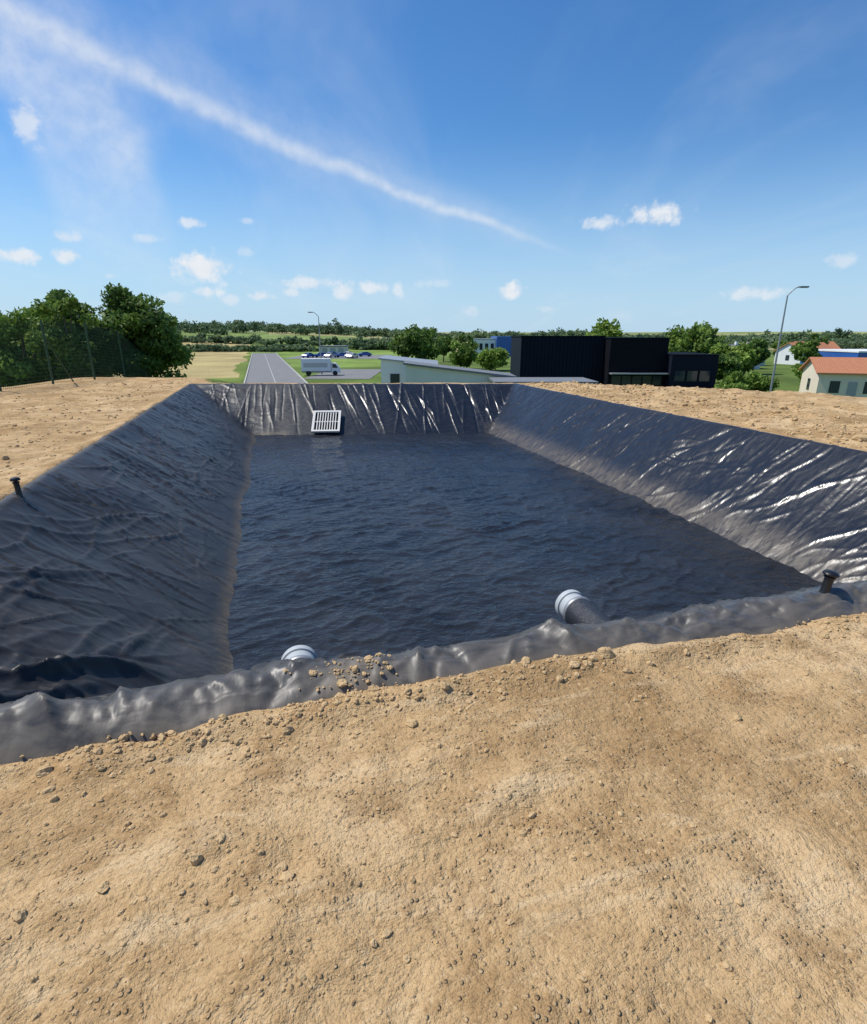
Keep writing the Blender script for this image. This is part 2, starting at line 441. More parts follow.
V = np.stack([LN, LD, ZL], -1).reshape(-1, 3)
np_mesh("pond_liner", V, grid_faces(len(ln), len(ld)), [M['liner']], True, {'dust': ('FLOAT', np.clip(dust, 0, 1))}, rotz=ANG)
def liner_z(n, d):
    j = np.clip(np.searchsorted(ln, n), 0, len(ln)-1); i = np.clip(np.searchsorted(ld, d), 0, len(ld)-1)
    z = ZL[i, j]
    return np.where((n < ln[0]) | (n > ln[-1]) | (d < ld[0]) | (d > ld[-1]), -9, z)

# ---- water
wn = np.arange(-1.05, 6.75, .024)
wd = [3.9]
while wd[-1] < 18.2: wd.append(wd[-1]+max(.018, min(.05, .0042*wd[-1])))
wd = np.array(wd)
A, B = np.meshgrid(wn, wd)
wp = (fbm(A/.6, B/.6, 101, 3)-.5); wp2 = (fbm(A/.35+9, B/.35, 111, 2)-.5)
hz = (ridge(A*1.7+wp*1.8+B*.4, B*3.9+wp*2.6-A*.6, 102, 2)*.026+ridge(A*3.6-B*1.1+wp*2+wp2, B*7.0+wp*3+A*.9+wp2*2, 103, 2)*.009
      +ridge(A*2.4+B*1.6+wp2*2, B*3.1-A*1.8+wp*2, 105, 3)*.014+(fbm(A/.8, B/.5, 104, 2)-.5)*.012)
hz *= .55+.7*fbm(A/2.2, B/2.2, 106, 2)
np_mesh("water", np.stack([A, B, WL+hz-.018], -1).reshape(-1, 3), grid_faces(len(wn), len(wd)), [M['water']], True, rotz=ANG)

# ---- soil clods
import bmesh
bm = bmesh.new(); bmesh.ops.create_icosphere(bm, subdivisions=2, radius=1)
icoV = np.array([v.co[:] for v in bm.verts]); icoF = np.array([[v.index for v in f.verts] for f in bm.faces]); bm.free()
rng = np.random.default_rng(7)
pts = []
for _ in range(2600):
    n = rng.uniform(-3, 8); dens = vn(np.array([n*1.6]), np.array([.3]), 8)[0]
    if dens < rng.uniform(.1, .8): continue
    e_ = (fbm(np.array([n/.6]), np.array([DN/.6]), 72, 3)[0]-.5)*.24*.6
    d = DN-e_-.0-abs(rng.normal(0, .11)); pts.append((*nd2w(n, d), rng.gamma(1.5, .0036)+.003))
for _ in range(150):
    n = rng.normal(.25, .12); d = DN+rng.uniform(-.02, .24); pts.append((*nd2w(n, d), rng.gamma(1.4, .003)+.002))
for _ in range(12):
    n = rng.uniform(-2, 6); d = DN-.06-abs(rng.normal(0, .05)); pts.append((*nd2w(n, d), rng.uniform(.012, .024)))
X_ = rng.uniform(-3.5, 5, 16000); Y_ = rng.uniform(.25, 3.6, 16000)
n_, d_ = w2nd(X_, Y_); keep = (d_ < DN-.02) & (fbm(X_*1.4, Y_*1.4, 61, 3) > rng.uniform(.34, .60, 16000))
sz_ = rng.gamma(1.1, .0026, 16000)+.0014
pts += [(a, b, c) for a, b, c in zip(X_[keep], Y_[keep], sz_[keep])]
for _ in range(2600):
    n = NR+abs(rng.normal(0, 2.2))+.25; d = rng.uniform(5, 21); x, y = nd2w(n, d)
    pts.append((x, y, rng.gamma(1.6, .010)+.008))
for _ in range(1200):
    n = NL-abs(rng.normal(0, 2.0))-.25; d = rng.uniform(4, 23); x, y = nd2w(n, d)
    pts.append((x, y, rng.gamma(1.6, .007)+.005))
pts = np.array(pts)
sdp = poly_sd(pts[:, 0], pts[:, 1]); pts = pts[sdp < -.05]
pn, pd_ = w2nd(pts[:, 0], pts[:, 1])
pz = np.maximum(terrain(pts[:, 0], pts[:, 1], True), liner_z(pn, pd_))
k = len(pts); nv = len(icoV)
sc = pts[:, 2][:, None]*rng.uniform(.65, 1.3, (k, 3))*np.array([1, 1, .75])
th = rng.uniform(0, 6.28, k)
CV = icoV[None]*(1+.45*(rng.random((k, nv, 1))-.5))*sc[:, None, :]
c_, s_ = np.cos(th)[:, None], np.sin(th)[:, None]
X = CV[..., 0]*c_-CV[..., 1]*s_+pts[:, 0][:, None]; Y = CV[..., 0]*s_+CV[..., 1]*c_+pts[:, 1][:, None]
Zc = CV[..., 2]+(pz+pts[:, 2]*.1)[:, None]
np_mesh("soil_clods", np.stack([X, Y, Zc], -1).reshape(-1, 3), (icoF[None]+np.arange(k)[:, None, None]*nv).reshape(-1, 3), [M['clod']], False)

# ------------------------------------------------------------------ foliage
def leaf_quads(C, Rr, per, size, rng, shade):
    k = len(C); n = k*per
    d = rng.normal(size=(n, 3)); d /= np.linalg.norm(d, axis=1)[:, None]
    rad = rng.random(n)**.45
    ci = np.repeat(np.arange(k), per)
    P = C[ci]+d*Rr[ci]*rad[:, None]
    u = rng.normal(size=(n, 3)); u /= np.linalg.norm(u, axis=1)[:, None]
    w = np.cross(u, d+rng.normal(size=(n, 3))*.6); w /= np.linalg.norm(w, axis=1)[:, None]+1e-9
    s = size*rng.uniform(.6, 1.3, n)[:, None]
    V = np.stack([P-u*s, P-w*s*.55, P+u*s, P+w*s*.55], 1).reshape(-1, 3)
    F = np.arange(n*4).reshape(-1, 4)
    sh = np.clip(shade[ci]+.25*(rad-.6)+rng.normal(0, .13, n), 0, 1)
    return V, F, np.repeat(sh, 4)
def tree(name, x, y, h, r, mat, seed, clumps=34, per=140, leaf=.22, base=.25, squash=1.0, z0=None):
    rng = np.random.default_rng(seed)
    z = tz(x, y) if z0 is None else z0
    mb = MB()
    ch = h*(1-base)/2; cz = h*base+ch
    C = []; RR = []
    for i in range(clumps):
        d = rng.normal(size=3); d /= np.linalg.norm(d)
        q = rng.uniform(.35, .88)
        p = np.array([d[0]*r*q, d[1]*r*q, cz+d[2]*ch*q*squash])
        p[:2] *= 1-.25*max(0, (p[2]-cz)/ch)
        C.append(p); rr = r*rng.uniform(.20, .38); RR.append([rr, rr, rr*rng.uniform(.6, .9)])
    C = np.array(C); RR = np.array(RR)
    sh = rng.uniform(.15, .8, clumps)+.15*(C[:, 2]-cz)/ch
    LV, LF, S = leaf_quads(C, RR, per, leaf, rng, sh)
    tr = max(.06, h*.022)
    top = (rng.normal(0, .1), rng.normal(0, .1), h*.72)
    mb.cyl((0, 0, -.3), (top[0]*.5, top[1]*.5, h*.35), tr*1.2, tr*.8, 7); mb.cyl((top[0]*.5, top[1]*.5, h*.35), top, tr*.8, tr*.25, 7)
    for i in range(0, clumps, 3):
        zz = rng.uniform(.18, .5)*h
        mb.cyl((0, 0, zz), C[i], tr*.45, tr*.1, 5)
    TV = np.array([tuple(v) for v in mb.v]); TF = [f for f in mb.f if len(f) == 4]
    TF = np.array(TF)
    V = np.concatenate([LV, TV]); F = np.concatenate([LF, TF+len(LV)])
    mi = np.concatenate([np.zeros(len(LF)), np.ones(len(TF))])
    return np_mesh(name, V, F, [mat, M['bark']], False, {'shade': ('FLOAT', np.concatenate([S, np.zeros(len(TV))]))}, mi, loc=(x, y, z))

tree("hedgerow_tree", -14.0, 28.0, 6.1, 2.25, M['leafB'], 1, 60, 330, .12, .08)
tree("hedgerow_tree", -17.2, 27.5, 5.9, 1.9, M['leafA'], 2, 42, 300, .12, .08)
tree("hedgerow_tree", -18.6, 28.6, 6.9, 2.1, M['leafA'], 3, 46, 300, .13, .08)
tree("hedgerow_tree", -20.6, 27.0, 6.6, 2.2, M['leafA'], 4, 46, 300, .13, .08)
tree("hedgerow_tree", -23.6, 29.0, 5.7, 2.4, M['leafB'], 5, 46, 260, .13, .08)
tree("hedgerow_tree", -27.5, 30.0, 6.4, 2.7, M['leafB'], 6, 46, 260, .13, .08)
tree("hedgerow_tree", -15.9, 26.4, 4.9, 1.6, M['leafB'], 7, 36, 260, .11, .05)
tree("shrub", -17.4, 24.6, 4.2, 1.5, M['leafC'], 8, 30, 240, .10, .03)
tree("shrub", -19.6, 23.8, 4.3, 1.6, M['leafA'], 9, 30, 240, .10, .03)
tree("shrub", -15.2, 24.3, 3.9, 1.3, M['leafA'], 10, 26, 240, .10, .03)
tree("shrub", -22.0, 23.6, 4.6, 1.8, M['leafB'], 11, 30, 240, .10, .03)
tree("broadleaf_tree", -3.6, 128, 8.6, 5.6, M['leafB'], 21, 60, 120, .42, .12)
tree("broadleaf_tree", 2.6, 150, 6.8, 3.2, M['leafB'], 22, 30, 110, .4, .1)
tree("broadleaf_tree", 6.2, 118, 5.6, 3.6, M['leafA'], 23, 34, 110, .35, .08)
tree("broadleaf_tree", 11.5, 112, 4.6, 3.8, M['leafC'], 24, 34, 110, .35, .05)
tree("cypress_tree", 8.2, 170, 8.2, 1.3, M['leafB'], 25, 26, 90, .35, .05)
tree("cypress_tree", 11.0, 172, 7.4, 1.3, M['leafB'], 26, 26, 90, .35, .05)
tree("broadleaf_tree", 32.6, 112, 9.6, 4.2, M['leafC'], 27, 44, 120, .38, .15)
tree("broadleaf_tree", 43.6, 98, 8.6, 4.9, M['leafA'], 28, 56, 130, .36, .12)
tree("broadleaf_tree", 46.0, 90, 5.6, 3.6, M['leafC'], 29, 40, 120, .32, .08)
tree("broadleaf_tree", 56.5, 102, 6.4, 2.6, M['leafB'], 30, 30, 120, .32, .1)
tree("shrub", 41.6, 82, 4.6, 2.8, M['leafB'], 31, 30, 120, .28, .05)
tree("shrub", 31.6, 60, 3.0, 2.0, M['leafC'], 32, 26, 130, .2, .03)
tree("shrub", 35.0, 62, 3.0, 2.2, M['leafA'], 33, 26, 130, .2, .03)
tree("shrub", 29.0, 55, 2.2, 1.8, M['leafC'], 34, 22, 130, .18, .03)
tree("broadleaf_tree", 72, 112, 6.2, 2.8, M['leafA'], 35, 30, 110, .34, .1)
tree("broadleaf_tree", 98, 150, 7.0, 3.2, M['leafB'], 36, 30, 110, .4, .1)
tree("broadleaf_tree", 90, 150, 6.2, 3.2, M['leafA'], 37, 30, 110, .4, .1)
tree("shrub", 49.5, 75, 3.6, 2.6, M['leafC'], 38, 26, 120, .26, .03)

def treeline(name, specs, seed, leaf, per, mat):
    rng = np.random.default_rng(seed); C = []; RR = []; S = []
    for (x, y, h, r) in specs:
        z = tz(x, y)
        s0 = rng.uniform(.1, .8)
        for i in range(9):
            q = rng.normal(size=3)*.42
            C.append((x+q[0]*r, y+q[1]*r, z+h*.52+q[2]*h*.38)); rr = r*rng.uniform(.3, .55)
            RR.append((rr, rr, min(rr, h*.3))); S.append(s0+rng.normal(0, .15))
    V, F, sh = leaf_quads(np.array(C), np.array(RR), per, leaf, rng, np.array(S))
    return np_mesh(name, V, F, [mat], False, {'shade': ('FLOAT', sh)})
rng = np.random.default_rng(99)
sp = []
for i in range(360):
    a = -1.05+2.1*i/360+rng.normal(0, .004); rr = rng.uniform(430, 600)
    big_ = .6+.9*float(vn(np.array([i/14.]), np.array([.5]), 4)[0])
    h = rng.uniform(4.5, 9)*(1.15 if a < 0 else .85)*big_
    sp.append((rr*math.sin(a), rr*math.cos(a), h, rng.uniform(6, 10)))
treeline("distant_tree_line", sp, 1, 1.1, 38, M['leafD'])
sp = []
for i in range(80):
    t = i/80; sp.append((-190+t*150+rng.normal(0, 2), 330-30*t+rng.normal(0, 3), rng.uniform(1.5, 5), rng.uniform(2, 4)))
for i in range(50):
    t = i/50; sp.append((-104+t*55+rng.normal(0, 1), 235+8*t+rng.normal(0, 2), rng.uniform(1.2, 3.0), rng.uniform(2, 3.5)))
for i in range(60):
    t = i/60; sp.append((-36+t*36, 268+rng.normal(0, 4), rng.uniform(3, 6), rng.uniform(3, 5)))
for i in range(110):
    t = i/110; sp.append((30+t*230, 270+rng.normal(0, 12)-t*40, rng.uniform(3.5, 7), rng.uniform(4, 6)))
treeline("field_hedge", sp, 2, .7, 30, M['leafD'])

# ------------------------------------------------------------------ fence
mb = MB()
fl = [(-12.75, y) for y in np.arange(4.8, 22.2, 2.4)]+[(-13.1, 24.4), (-13.4, 26.8)]
fz = [tz(*p) for p in fl]
for (x, y), z in zip(fl, fz):
    mb.cyl((x, y, z-.3), (x, y, z+2.0), .035, .035, 8); mb.lathe((x, y, z+2.0), (0, 0, 1), [(.04, 0), (.035, .03)], 8)
for i in range(0, len(fl), 3):
    x, y = fl[i]; mb.cyl((x, y+.02, fz[i]+1.5), (x, y+1.1, fz[i]+.0), .022, .022, 6)
for i in range(len(fl)-1):
    a = Vector((*fl[i], fz[i])); b = Vector((*fl[i+1], fz[i+1]))
    for kz in np.arange(.06, 2.0, .12):
        p, q = a+Vector((0.04, 0, kz)), b+Vector((0.04, 0, kz)); mb.cyl(p, q, .005, .005, 4)
    for j in range(30):
        p = a.lerp(b, j/30); mb.cyl(p+Vector((.045, 0, .03)), p+Vector((.045, 0, 1.96)), .004, .004, 4)
mb.build("wire_mesh_fence", [M['greenwire']])

# ------------------------------------------------------------------ pipes and vents
def drain_pipe(n, d, z, name="drainage_pipe"):
    mb = MB(); k = 32
    mb.lathe((0, -.75, 0), (0, 1, 0), [(.118, 0), (.12, .3), (.123, .60), (.118, .62)], k, 0, False)
    mb.lathe((0, -.16, 0), (0, 1, 0), [(.122, 0), (.128, .01), (.128, .03), (.122, .04)], k, 2, False)
    mb.lathe((0, -.13, 0), (0, 1, 0), [(.112, 0), (.113, .085), (.124, .09), (.126, .13), (.122, .14), (.108, .14), (.104, .13), (.103, -.25)], k, 1, False)
    mb.lathe((0, -.4, 0), (0, 1, 0), [(.102, 0), (.0, .001)], k, 3, False)
    x, y = nd2w(n, d)
    return mb.build(name, [M['sleeve'], M['pvc'], M['galv'], M['dark']], (x, y, z), ANG, True)
drain_pipe(2.17, 3.66, -.48); drain_pipe(.02, 3.52, -.56)

def vent(x, y, z, h, lean, name="vent_pipe"):
    mb = MB(); ax = Vector((lean[0], lean[1], 1)).normalized()
    mb.lathe((0, 0, 0), ax, [(.042, -.1), (.042, .0), (.030, .02), (.026, .04), (.026, h*.72), (.034, h*.74), (.034, h*.78), (.024, h*.80)], 20, 0)
    mb.lathe(ax*h*.80, ax, [(.018, 0), (.018, h*.04), (.044, h*.045), (.046, h*.10), (.036, h*.17), (.012, h*.2)], 20, 0)
    return mb.build(name, [M['blackpl']], (x, y, z), 0, True)
vent(-4.16, 5.42, .03, .22, (-.06, 0))
vx, vy = nd2w(3.17, 2.38); vent(vx, vy, .06, .17, (.12, .0))

# ------------------------------------------------------------------ grate on the far slope
mb = MB(); w, hh = .84, 1.0
for x0, x1, y0, y1 in ((-w/2, -w/2+.07, 0, hh), (w/2-.07, w/2, 0, hh), (-w/2+.07, w/2-.07, 0, .07), (-w/2+.07, w/2-.07, hh-.07, hh)):
    mb.box(x0, x1, y0, y1, 0, .06)
for i in range(1, 9):
    xx = -w/2+.07+(w-.14)*i/9; mb.box(xx-.014, xx+.014, .07, hh-.07, .01, .045)
mb.box(-w/2+.07, w/2-.07, hh*.5-.015, hh*.5+.015, .0, .03)
mb.box(-w/2+.06, w/2-.06, .06, hh-.06, -.03, -.01, 1)
gx, gy = nd2w(1.39, 16.9)
g = mb.build("inlet_grate", [M['offwhite'], M['dark']], (gx, gy, -1.18))
g.rotation_euler = (math.radians(30), 0, ANG-.2)

# ------------------------------------------------------------------ street lamps
def lamp(x, y, h, armdir):
    mb = MB()
    mb.cyl((0, 0, -.2), (0, 0, .5), .16, .15, 12); mb.cyl((0, 0, .5), (0, 0, h*.93), .11, .06, 12)
    pr = (0, 0, h*.93)
    for i in range(1, 7):
        t = i/6; p = (armdir*1.0*t, 0, h*.93+h*.07*math.sin(t*math.pi/2)); mb.cyl(pr, p, .05, .045, 8); pr = p
    hx = pr[0]; sgn = armdir
    x0, x1 = sorted((hx-.05*sgn, hx+.75*sgn))
    mb.box(x0, x1, -.16, .16, pr[2]-.07, pr[2]+.06); mb.box(x0+.1, x1-.1, -.12, .12, pr[2]-.10, pr[2]-.071, 1)
    return mb.build("street_lamp", [M['galv'], M['glass']], (x, y, tz(x, y)), 0, False)
lamp(-19.6, 101, 10.3, -1); lamp(32.5, 55, 10.8, 1)

# ------------------------------------------------------------------ road / yard
def strip(name, c, w, zoff, mat):
    V = []; F = []
    for i, (x, y) in enumerate(c):
        a = Vector(c[min(i+1, len(c)-1)])-Vector(c[max(i-1, 0)]); a.normalize(); p = Vector((-a.y, a.x))
        V += [(x+p.x*w/2, y+p.y*w/2, -5+zoff), (x-p.x*w/2, y-p.y*w/2, -5+zoff)]
    for i in range(len(c)-1): F.append((2*i, 2*i+1, 2*i+3, 2*i+2))
    mb = MB(); mb.add(V, F); return mb.build(name, [mat])
rc = [(-25-.30*(y-90), y) for y in range(46, 225, 6)]
strip("road", rc, 8.5, .03, M['asphalt'])
strip("centre_line_marking", rc, .12, .036, M['marking'])
for s in (-1, 1):
    mb = MB()
    for i in range(len(rc)-1):
        (x0, y0), (x1, y1) = rc[i], rc[i+1]; o = s*4.45
        mb.add([(x0+o-.1, y0, -4.99), (x0+o+.1, y0, -4.99), (x1+o+.1, y1, -4.99), (x1+o-.1, y1, -4.99),
                (x0+o-.1, y0, -4.84), (x0+o+.1, y0, -4.84), (x1+o+.1, y1, -4.84), (x1+o-.1, y1, -4.84)],
               [(4, 5, 6, 7), (0, 1, 5, 4), (1, 2, 6, 5), (3, 0, 4, 7)])
    mb.build("kerb", [M['kerb']])
mb = MB(); mb.box(-20.5, -10, 90, 116, -5.2, -4.95); mb.build("pavement", [M['asphalt']])
mb = MB(); mb.add([(-44, 168, -4.96), (-14, 168, -4.96), (-14, 200, -4.96), (-44, 200, -4.96)], [(0, 1, 2, 3)]); mb.build("parking_area", [M['asphalt']])

# ------------------------------------------------------------------ vehicles
def car(x, y, rz, paint, z=-4.955):
    mb = MB()
    pr = [(-2.1, .3), (-2.16, .72), (-1.95, .93), (-1.25, .98), (-.62, 1.42), (.75, 1.46), (1.75, 1.0), (2.08, .9), (2.15, .6), (2.08, .3)]
    n = len(pr); V = []
    for s in (-1, 1):
        for (a, b) in pr: V.append((a, s*(.62 if b > 1.2 else .87), b))
    F = [tuple(range(n)), tuple(reversed(range(n, 2*n)))]+[(i, (i+1) % n, n+(i+1) % n, n+i)[::-1] for i in range(n)]
    mb.add(V, F, 0)
    for s in (-1, 1):
        q = [(-1.02, 1.02), (-.56, 1.37), (.02, 1.38), (.02, 1.02)]; q2 = [(.1, 1.02), (.1, 1.38), (.7, 1.38), (1.4, 1.02)]
        for w in (q, q2): mb.add([(a, s*(.885-.25*(b-.98)/.46), b) for a, b in w], [(0, 1, 2, 3)], 1)
        for wx in (-1.3, 1.35): mb.lathe((wx, s*.72, .33), (0, s, 0), [(.33, 0), (.33, .17), (.2, .18)], 14, 2)
    mb.add([(-1.2, -.7, 1.03), (-1.2, .7, 1.03), (-.68, .58, 1.4), (-.68, -.58, 1.4)], [(0, 1, 2, 3)], 1)
    mb.add([(1.68, -.7, 1.05), (1.68, .7, 1.05), (.83, .58, 1.45), (.83, -.58, 1.45)], [(0, 1, 2, 3)], 1)
    mb.build("parked_car", [paint, M['glass'], M['tyre']], (x, y, z), rz)
for i, (cx, cy, p) in enumerate([(-38, 176, 'blue'), (-34.5, 178, 'blue'), (-31, 175, 'silver'), (-28, 178, 'blue'), (-25, 175, 'white'), (-33, 188, 'blue'), (-28, 190, 'white'), (-22, 186, 'blue'), (-24, 172, 'silver')]):
    car(cx, cy, .3 if i % 2 else 1.2, M[p])
mb = MB()
mb.box(-3.4, 2.0, -1.15, 1.15, .85, 3.05, 0); mb.box(-3.4, 3.3, -.9, .9, .55, .849, 3)
cabp = [(2.08, .5), (2.08, 2.25), (2.9, 2.25), (3.55, 1.45), (3.7, 1.3), (3.72, .5)]
n = len(cabp); V = [(a, s*1.05, b) for s in (-1, 1) for a, b in cabp]
mb.add(V, [tuple(reversed(range(n))), tuple(range(n, 2*n))]+[(i, (i+1) % n, n+(i+1) % n, n+i) for i in range(n)], 0)
for s in (-1, 1):
    mb.add([(2.3, s*1.06, 1.4), (2.3, s*1.06, 2.1), (2.85, s*1.06, 2.1), (3.35, s*1.06, 1.4)], [(0, 1, 2, 3)], 1)
    mb.add([(-3.0, s*1.16, 1.5), (-3.0, s*1.16, 2.3), (1.4, s*1.16, 2.3), (1.4, s*1.16, 1.5)], [(0, 1, 2, 3)], 4)
    for wx in (-2.2, 2.75): mb.lathe((wx, s*.8, .45), (0, s, 0), [(.45, 0), (.45, .27), (.25, .28)], 16, 2)
mb.add([(2.98, -.95, 2.18), (2.98, .95, 2.18), (3.56, .95, 1.47), (3.56, -.95, 1.47)], [(0, 1, 2, 3)], 1)
tk = mb.build("box_truck", [M['white'], M['glass'], M['tyre'], M['greymetal'], M['silver']], (-19.2, 98, -4.94), .12)
tk.scale = (.9, .9, .9)

# ------------------------------------------------------------------ buildings
def part(e, name, mats, fn, **k):
    mb = MB(); fn(mb); return mb.build(name, mats, parent=e, **k)
e = empty("black_warehouse", (0, 0, -5))
part(e, "main_hall", [M['navyclad']], lambda m: m.box(11.7, 22.8, 78, 88, -.2, 6.35))
part(e, "hall_parapet", [M['blackclad']], lambda m: m.box(11.6, 22.9, 77.9, 88.1, 6.353, 6.5))
def ribs(m):
    for i in range(22): m.box(11.9+i*.5, 11.96+i*.5, 77.95, 77.998, 0, 6.3)
part(e, "cladding_ribs", [M['blackclad']], ribs)
part(e, "front_block", [M['blackclad']], lambda m: m.box(22.9, 30.4, 75.5, 86, -.2, 6.2))
part(e, "front_block_parapet", [M['navyclad']], lambda m: m.box(22.8, 30.5, 75.4, 86.1, 6.203, 6.3))
part(e, "office_wing", [M['navyclad']], lambda m: m.box(30.45, 36.4, 74, 84, -.2, 4.1))
part(e, "office_parapet", [M['blackclad']], lambda m: m.box(30.42, 36.5, 73.9, 84.1, 4.103, 4.25))
def gl(m):
    for i in range(5): m.box(23.4+i*1.35, 24.6+i*1.35, 75.42, 75.498, .3, 1.5)
    for i in range(3): m.box(31+i*1.6, 32.3+i*1.6, 73.92, 73.998, .9, 2.2)
part(e, "windows", [M['glass']], gl)
part(e, "canopy", [M['greymetal']], lambda m: m.box(23.0, 30.3, 74.2, 75.41, 1.75, 1.9))
e = empty("white_workshop", (0, 0, -5))
def wall(m):
    m.add([(-5.1, 56, 0), (.4, 56, 0), (.4, 56, 3.75), (-5.1, 56, 4.35), (-5.1, 64, 0), (.4, 64, 0), (.4, 64, 3.75), (-5.1, 64, 4.35)],
          [(0, 1, 2, 3), (1, 5, 6, 2), (5, 4, 7, 6), (4, 0, 3, 7)])
part(e, "walls", [M['white']], wall)
part(e, "roof", [M['greymetal']], lambda m: m.add([(-5.3, 55.7, 4.36), (.45, 55.7, 3.76), (.45, 64.2, 3.76), (-5.3, 64.2, 4.36), (-5.3, 55.7, 4.5), (.45, 55.7, 3.9), (.45, 64.2, 3.9), (-5.3, 64.2, 4.5)],
      [(3, 2, 1, 0), (4, 5, 6, 7), (0, 1, 5, 4), (1, 2, 6, 5), (3, 0, 4, 7)]))
part(e, "windows", [M['glass']], lambda m: [m.box(-4.2+i*1.6, -3.3+i*1.6, 55.93, 55.995, 1.9, 3.0) for i in range(3)])
part(e, "door", [M['greymetal']], lambda m: m.box(-2.0, -1.0, 55.9, 55.96, 0, 1.85))
e = empty("grey_lean_to_shed", (0, 0, -5))
part(e, "walls", [M['offwhite']], lambda m: m.add([(-2.4, 50, 0), (7, 50, 0), (7, 50, 3.05), (-2.4, 50, 4.15), (-2.4, 54, 0), (7, 54, 0), (7, 54, 3.05), (-2.4, 54, 4.15)],
      [(0, 1, 2, 3), (1, 5, 6, 2), (5, 4, 7, 6), (4, 0, 3, 7)]))
part(e, "roof", [M['greyroof']], lambda m: m.add([(-2.6, 49.7, 4.17), (7.2, 49.7, 3.03), (7.2, 54.2, 3.03), (-2.6, 54.2, 4.17), (-2.6, 49.7, 4.33), (7.2, 49.7, 3.19), (7.2, 54.2, 3.19), (-2.6, 54.2, 4.33)],
      [(3, 2, 1, 0), (4, 5, 6, 7), (0, 1, 5, 4), (1, 2, 6, 5), (3, 0, 4, 7)]))
e = empty("flat_roof_shed", (0, 0, -5))
part(e, "walls", [M['greymetal']], lambda m: m.box(5.0, 12.6, 45, 49.6, 0, 2.95))
part(e, "roof", [M['greyroof']], lambda m: m.box(4.8, 12.9, 44.7, 49.65, 2.953, 3.12))
part(e, "shutters", [M['white']], lambda m: [m.box(5.6+i*2.4, 7.4+i*2.4, 44.9, 44.96, 0, 2.3) for i in range(3)])
def house(name, x, y, w, dpt, hw, hr, rz, wallm, roofm):
    e = empty(name, (x, y, tz(x, y)), rz)
    part(e, "walls", [wallm], lambda m: m.add([(-w/2, -dpt/2, -.3), (w/2, -dpt/2, -.3), (w/2, dpt/2, -.3), (-w/2, dpt/2, -.3), (-w/2, -dpt/2, hw), (w/2, -dpt/2, hw), (w/2, dpt/2, hw), (-w/2, dpt/2, hw), (-w/2, 0, hw+hr), (w/2, 0, hw+hr)],
         [(0, 1, 5, 4), (1, 2, 6, 9, 5), (2, 3, 7, 6), (3, 0, 4, 8, 7)]))
    o = .35; s = hr/(dpt/2); t = .14
    def roof(m):
        a = w/2+o; yb = dpt/2+o; zb = hw-s*o+.01; zt = hw+hr+.01
        for sg in (-1, 1):
            m.add([(-a, sg*yb, zb), (a, sg*yb, zb), (a, 0, zt), (-a, 0, zt), (-a, sg*yb, zb+t), (a, sg*yb, zb+t), (a, 0, zt+t), (-a, 0, zt+t)],
                  [(4, 5, 6, 7), (0, 1, 5, 4), (1, 2, 6, 5), (0, 3, 7, 4), (0, 1, 2, 3)])
    part(e, "roof", [roofm], roof)
    def win(m):
        k = max(2, int(w/2.6))
        for i in range(k):
            xc = -w/2+w*(i+.5)/k; m.box(xc-.45, xc+.45, -dpt/2-.04, -dpt/2-.004, .9, 2.1)
        m.box(-w/2-.04, -w/2-.004, -.5, .5, .9, 2.1)
    part(e, "windows", [M['glass']], win)
    part(e, "door", [M['greymetal']], lambda m: m.box(-w/2+w*.34-.4, -w/2+w*.34+.4, -dpt/2-.05, -dpt/2-.006, 0, 2.05))
    part(e, "chimney", [wallm], lambda m: m.box(w*.2, w*.2+.5, -.25, .25, hw+hr-.3, hw+hr+.7))
house("cream_house", 45.2, 61, 9, 7, 2.9, 1.3, -.35, M['cream'], M['tile'])
house("white_house", 60, 120, 11, 8, 3.0, 1.6, .2, M['white'], M['greyroof'])
house("white_house", 69, 132, 9, 7, 2.8, 1.6, .1, M['offwhite'], M['tile'])
house("white_house", 88, 138, 10, 7, 3.0, 1.8, .3, M['white'], M['tile'])
house("white_house", 104, 160, 10, 7, 3.0, 1.8, .0, M['cream'], M['tile'])
e = empty("blue_warehouse", (0, 0, -5))
part(e, "hall", [M['blue']], lambda m: m.box(76, 90, 104, 120, 0, 3.6)); part(e, "parapet", [M['white']], lambda m: m.box(75.9, 90.1, 103.9, 120.1, 3.603, 3.85))
part(e, "door", [M['greymetal']], lambda m: m.box(79, 82, 103.93, 103.97, 0, 3))
e = empty("blue_and_white_warehouse", (0, 0, -5))
part(e, "white_hall", [M['white']], lambda m: m.box(12.5, 20, 188, 205, 0, 5.2)); part(e, "blue_hall", [M['blue']], lambda m: m.box(20.1, 26, 186, 205, 0, 6.2))
part(e, "windows", [M['glass']], lambda m: [m.box(13+i*1.8, 14+i*1.8, 187.9, 187.96, 2, 4) for i in range(4)])
part(e, "parapet", [M['greymetal']], lambda m: m.box(12.4, 20, 187.85, 205.1, 5.203, 5.5))
e = empty("distant_warehouse", (0, 0, -5))
part(e, "hall", [M['offwhite']], lambda m: m.box(-42, -33, 214, 226, 0, 2.4)); part(e, "roof", [M['greyroof']], lambda m: m.box(-42.3, -32.7, 213.7, 226.3, 2.403, 2.8))
part(e, "doors", [M['greymetal']], lambda m: [m.box(-41+i*3, -39+i*3, 213.9, 213.96, 0, 2.0) for i in range(3)])

# ------------------------------------------------------------------ camera
F_PX = 560; PITCH = math.atan(177/F_PX); H = 1.6
cam = bpy.data.cameras.new("camera"); co = bpy.data.objects.new("camera", cam); scene.collection.objects.link(co)
cam.sensor_fit = 'HORIZONTAL'; cam.sensor_width = 36; cam.lens = 36*F_PX/867
cam.clip_end = 20000; cam.clip_start = .05
co.location = (0, 0, H); co.rotation_euler = (math.pi/2-PITCH, 0, 0)
scene.camera = co

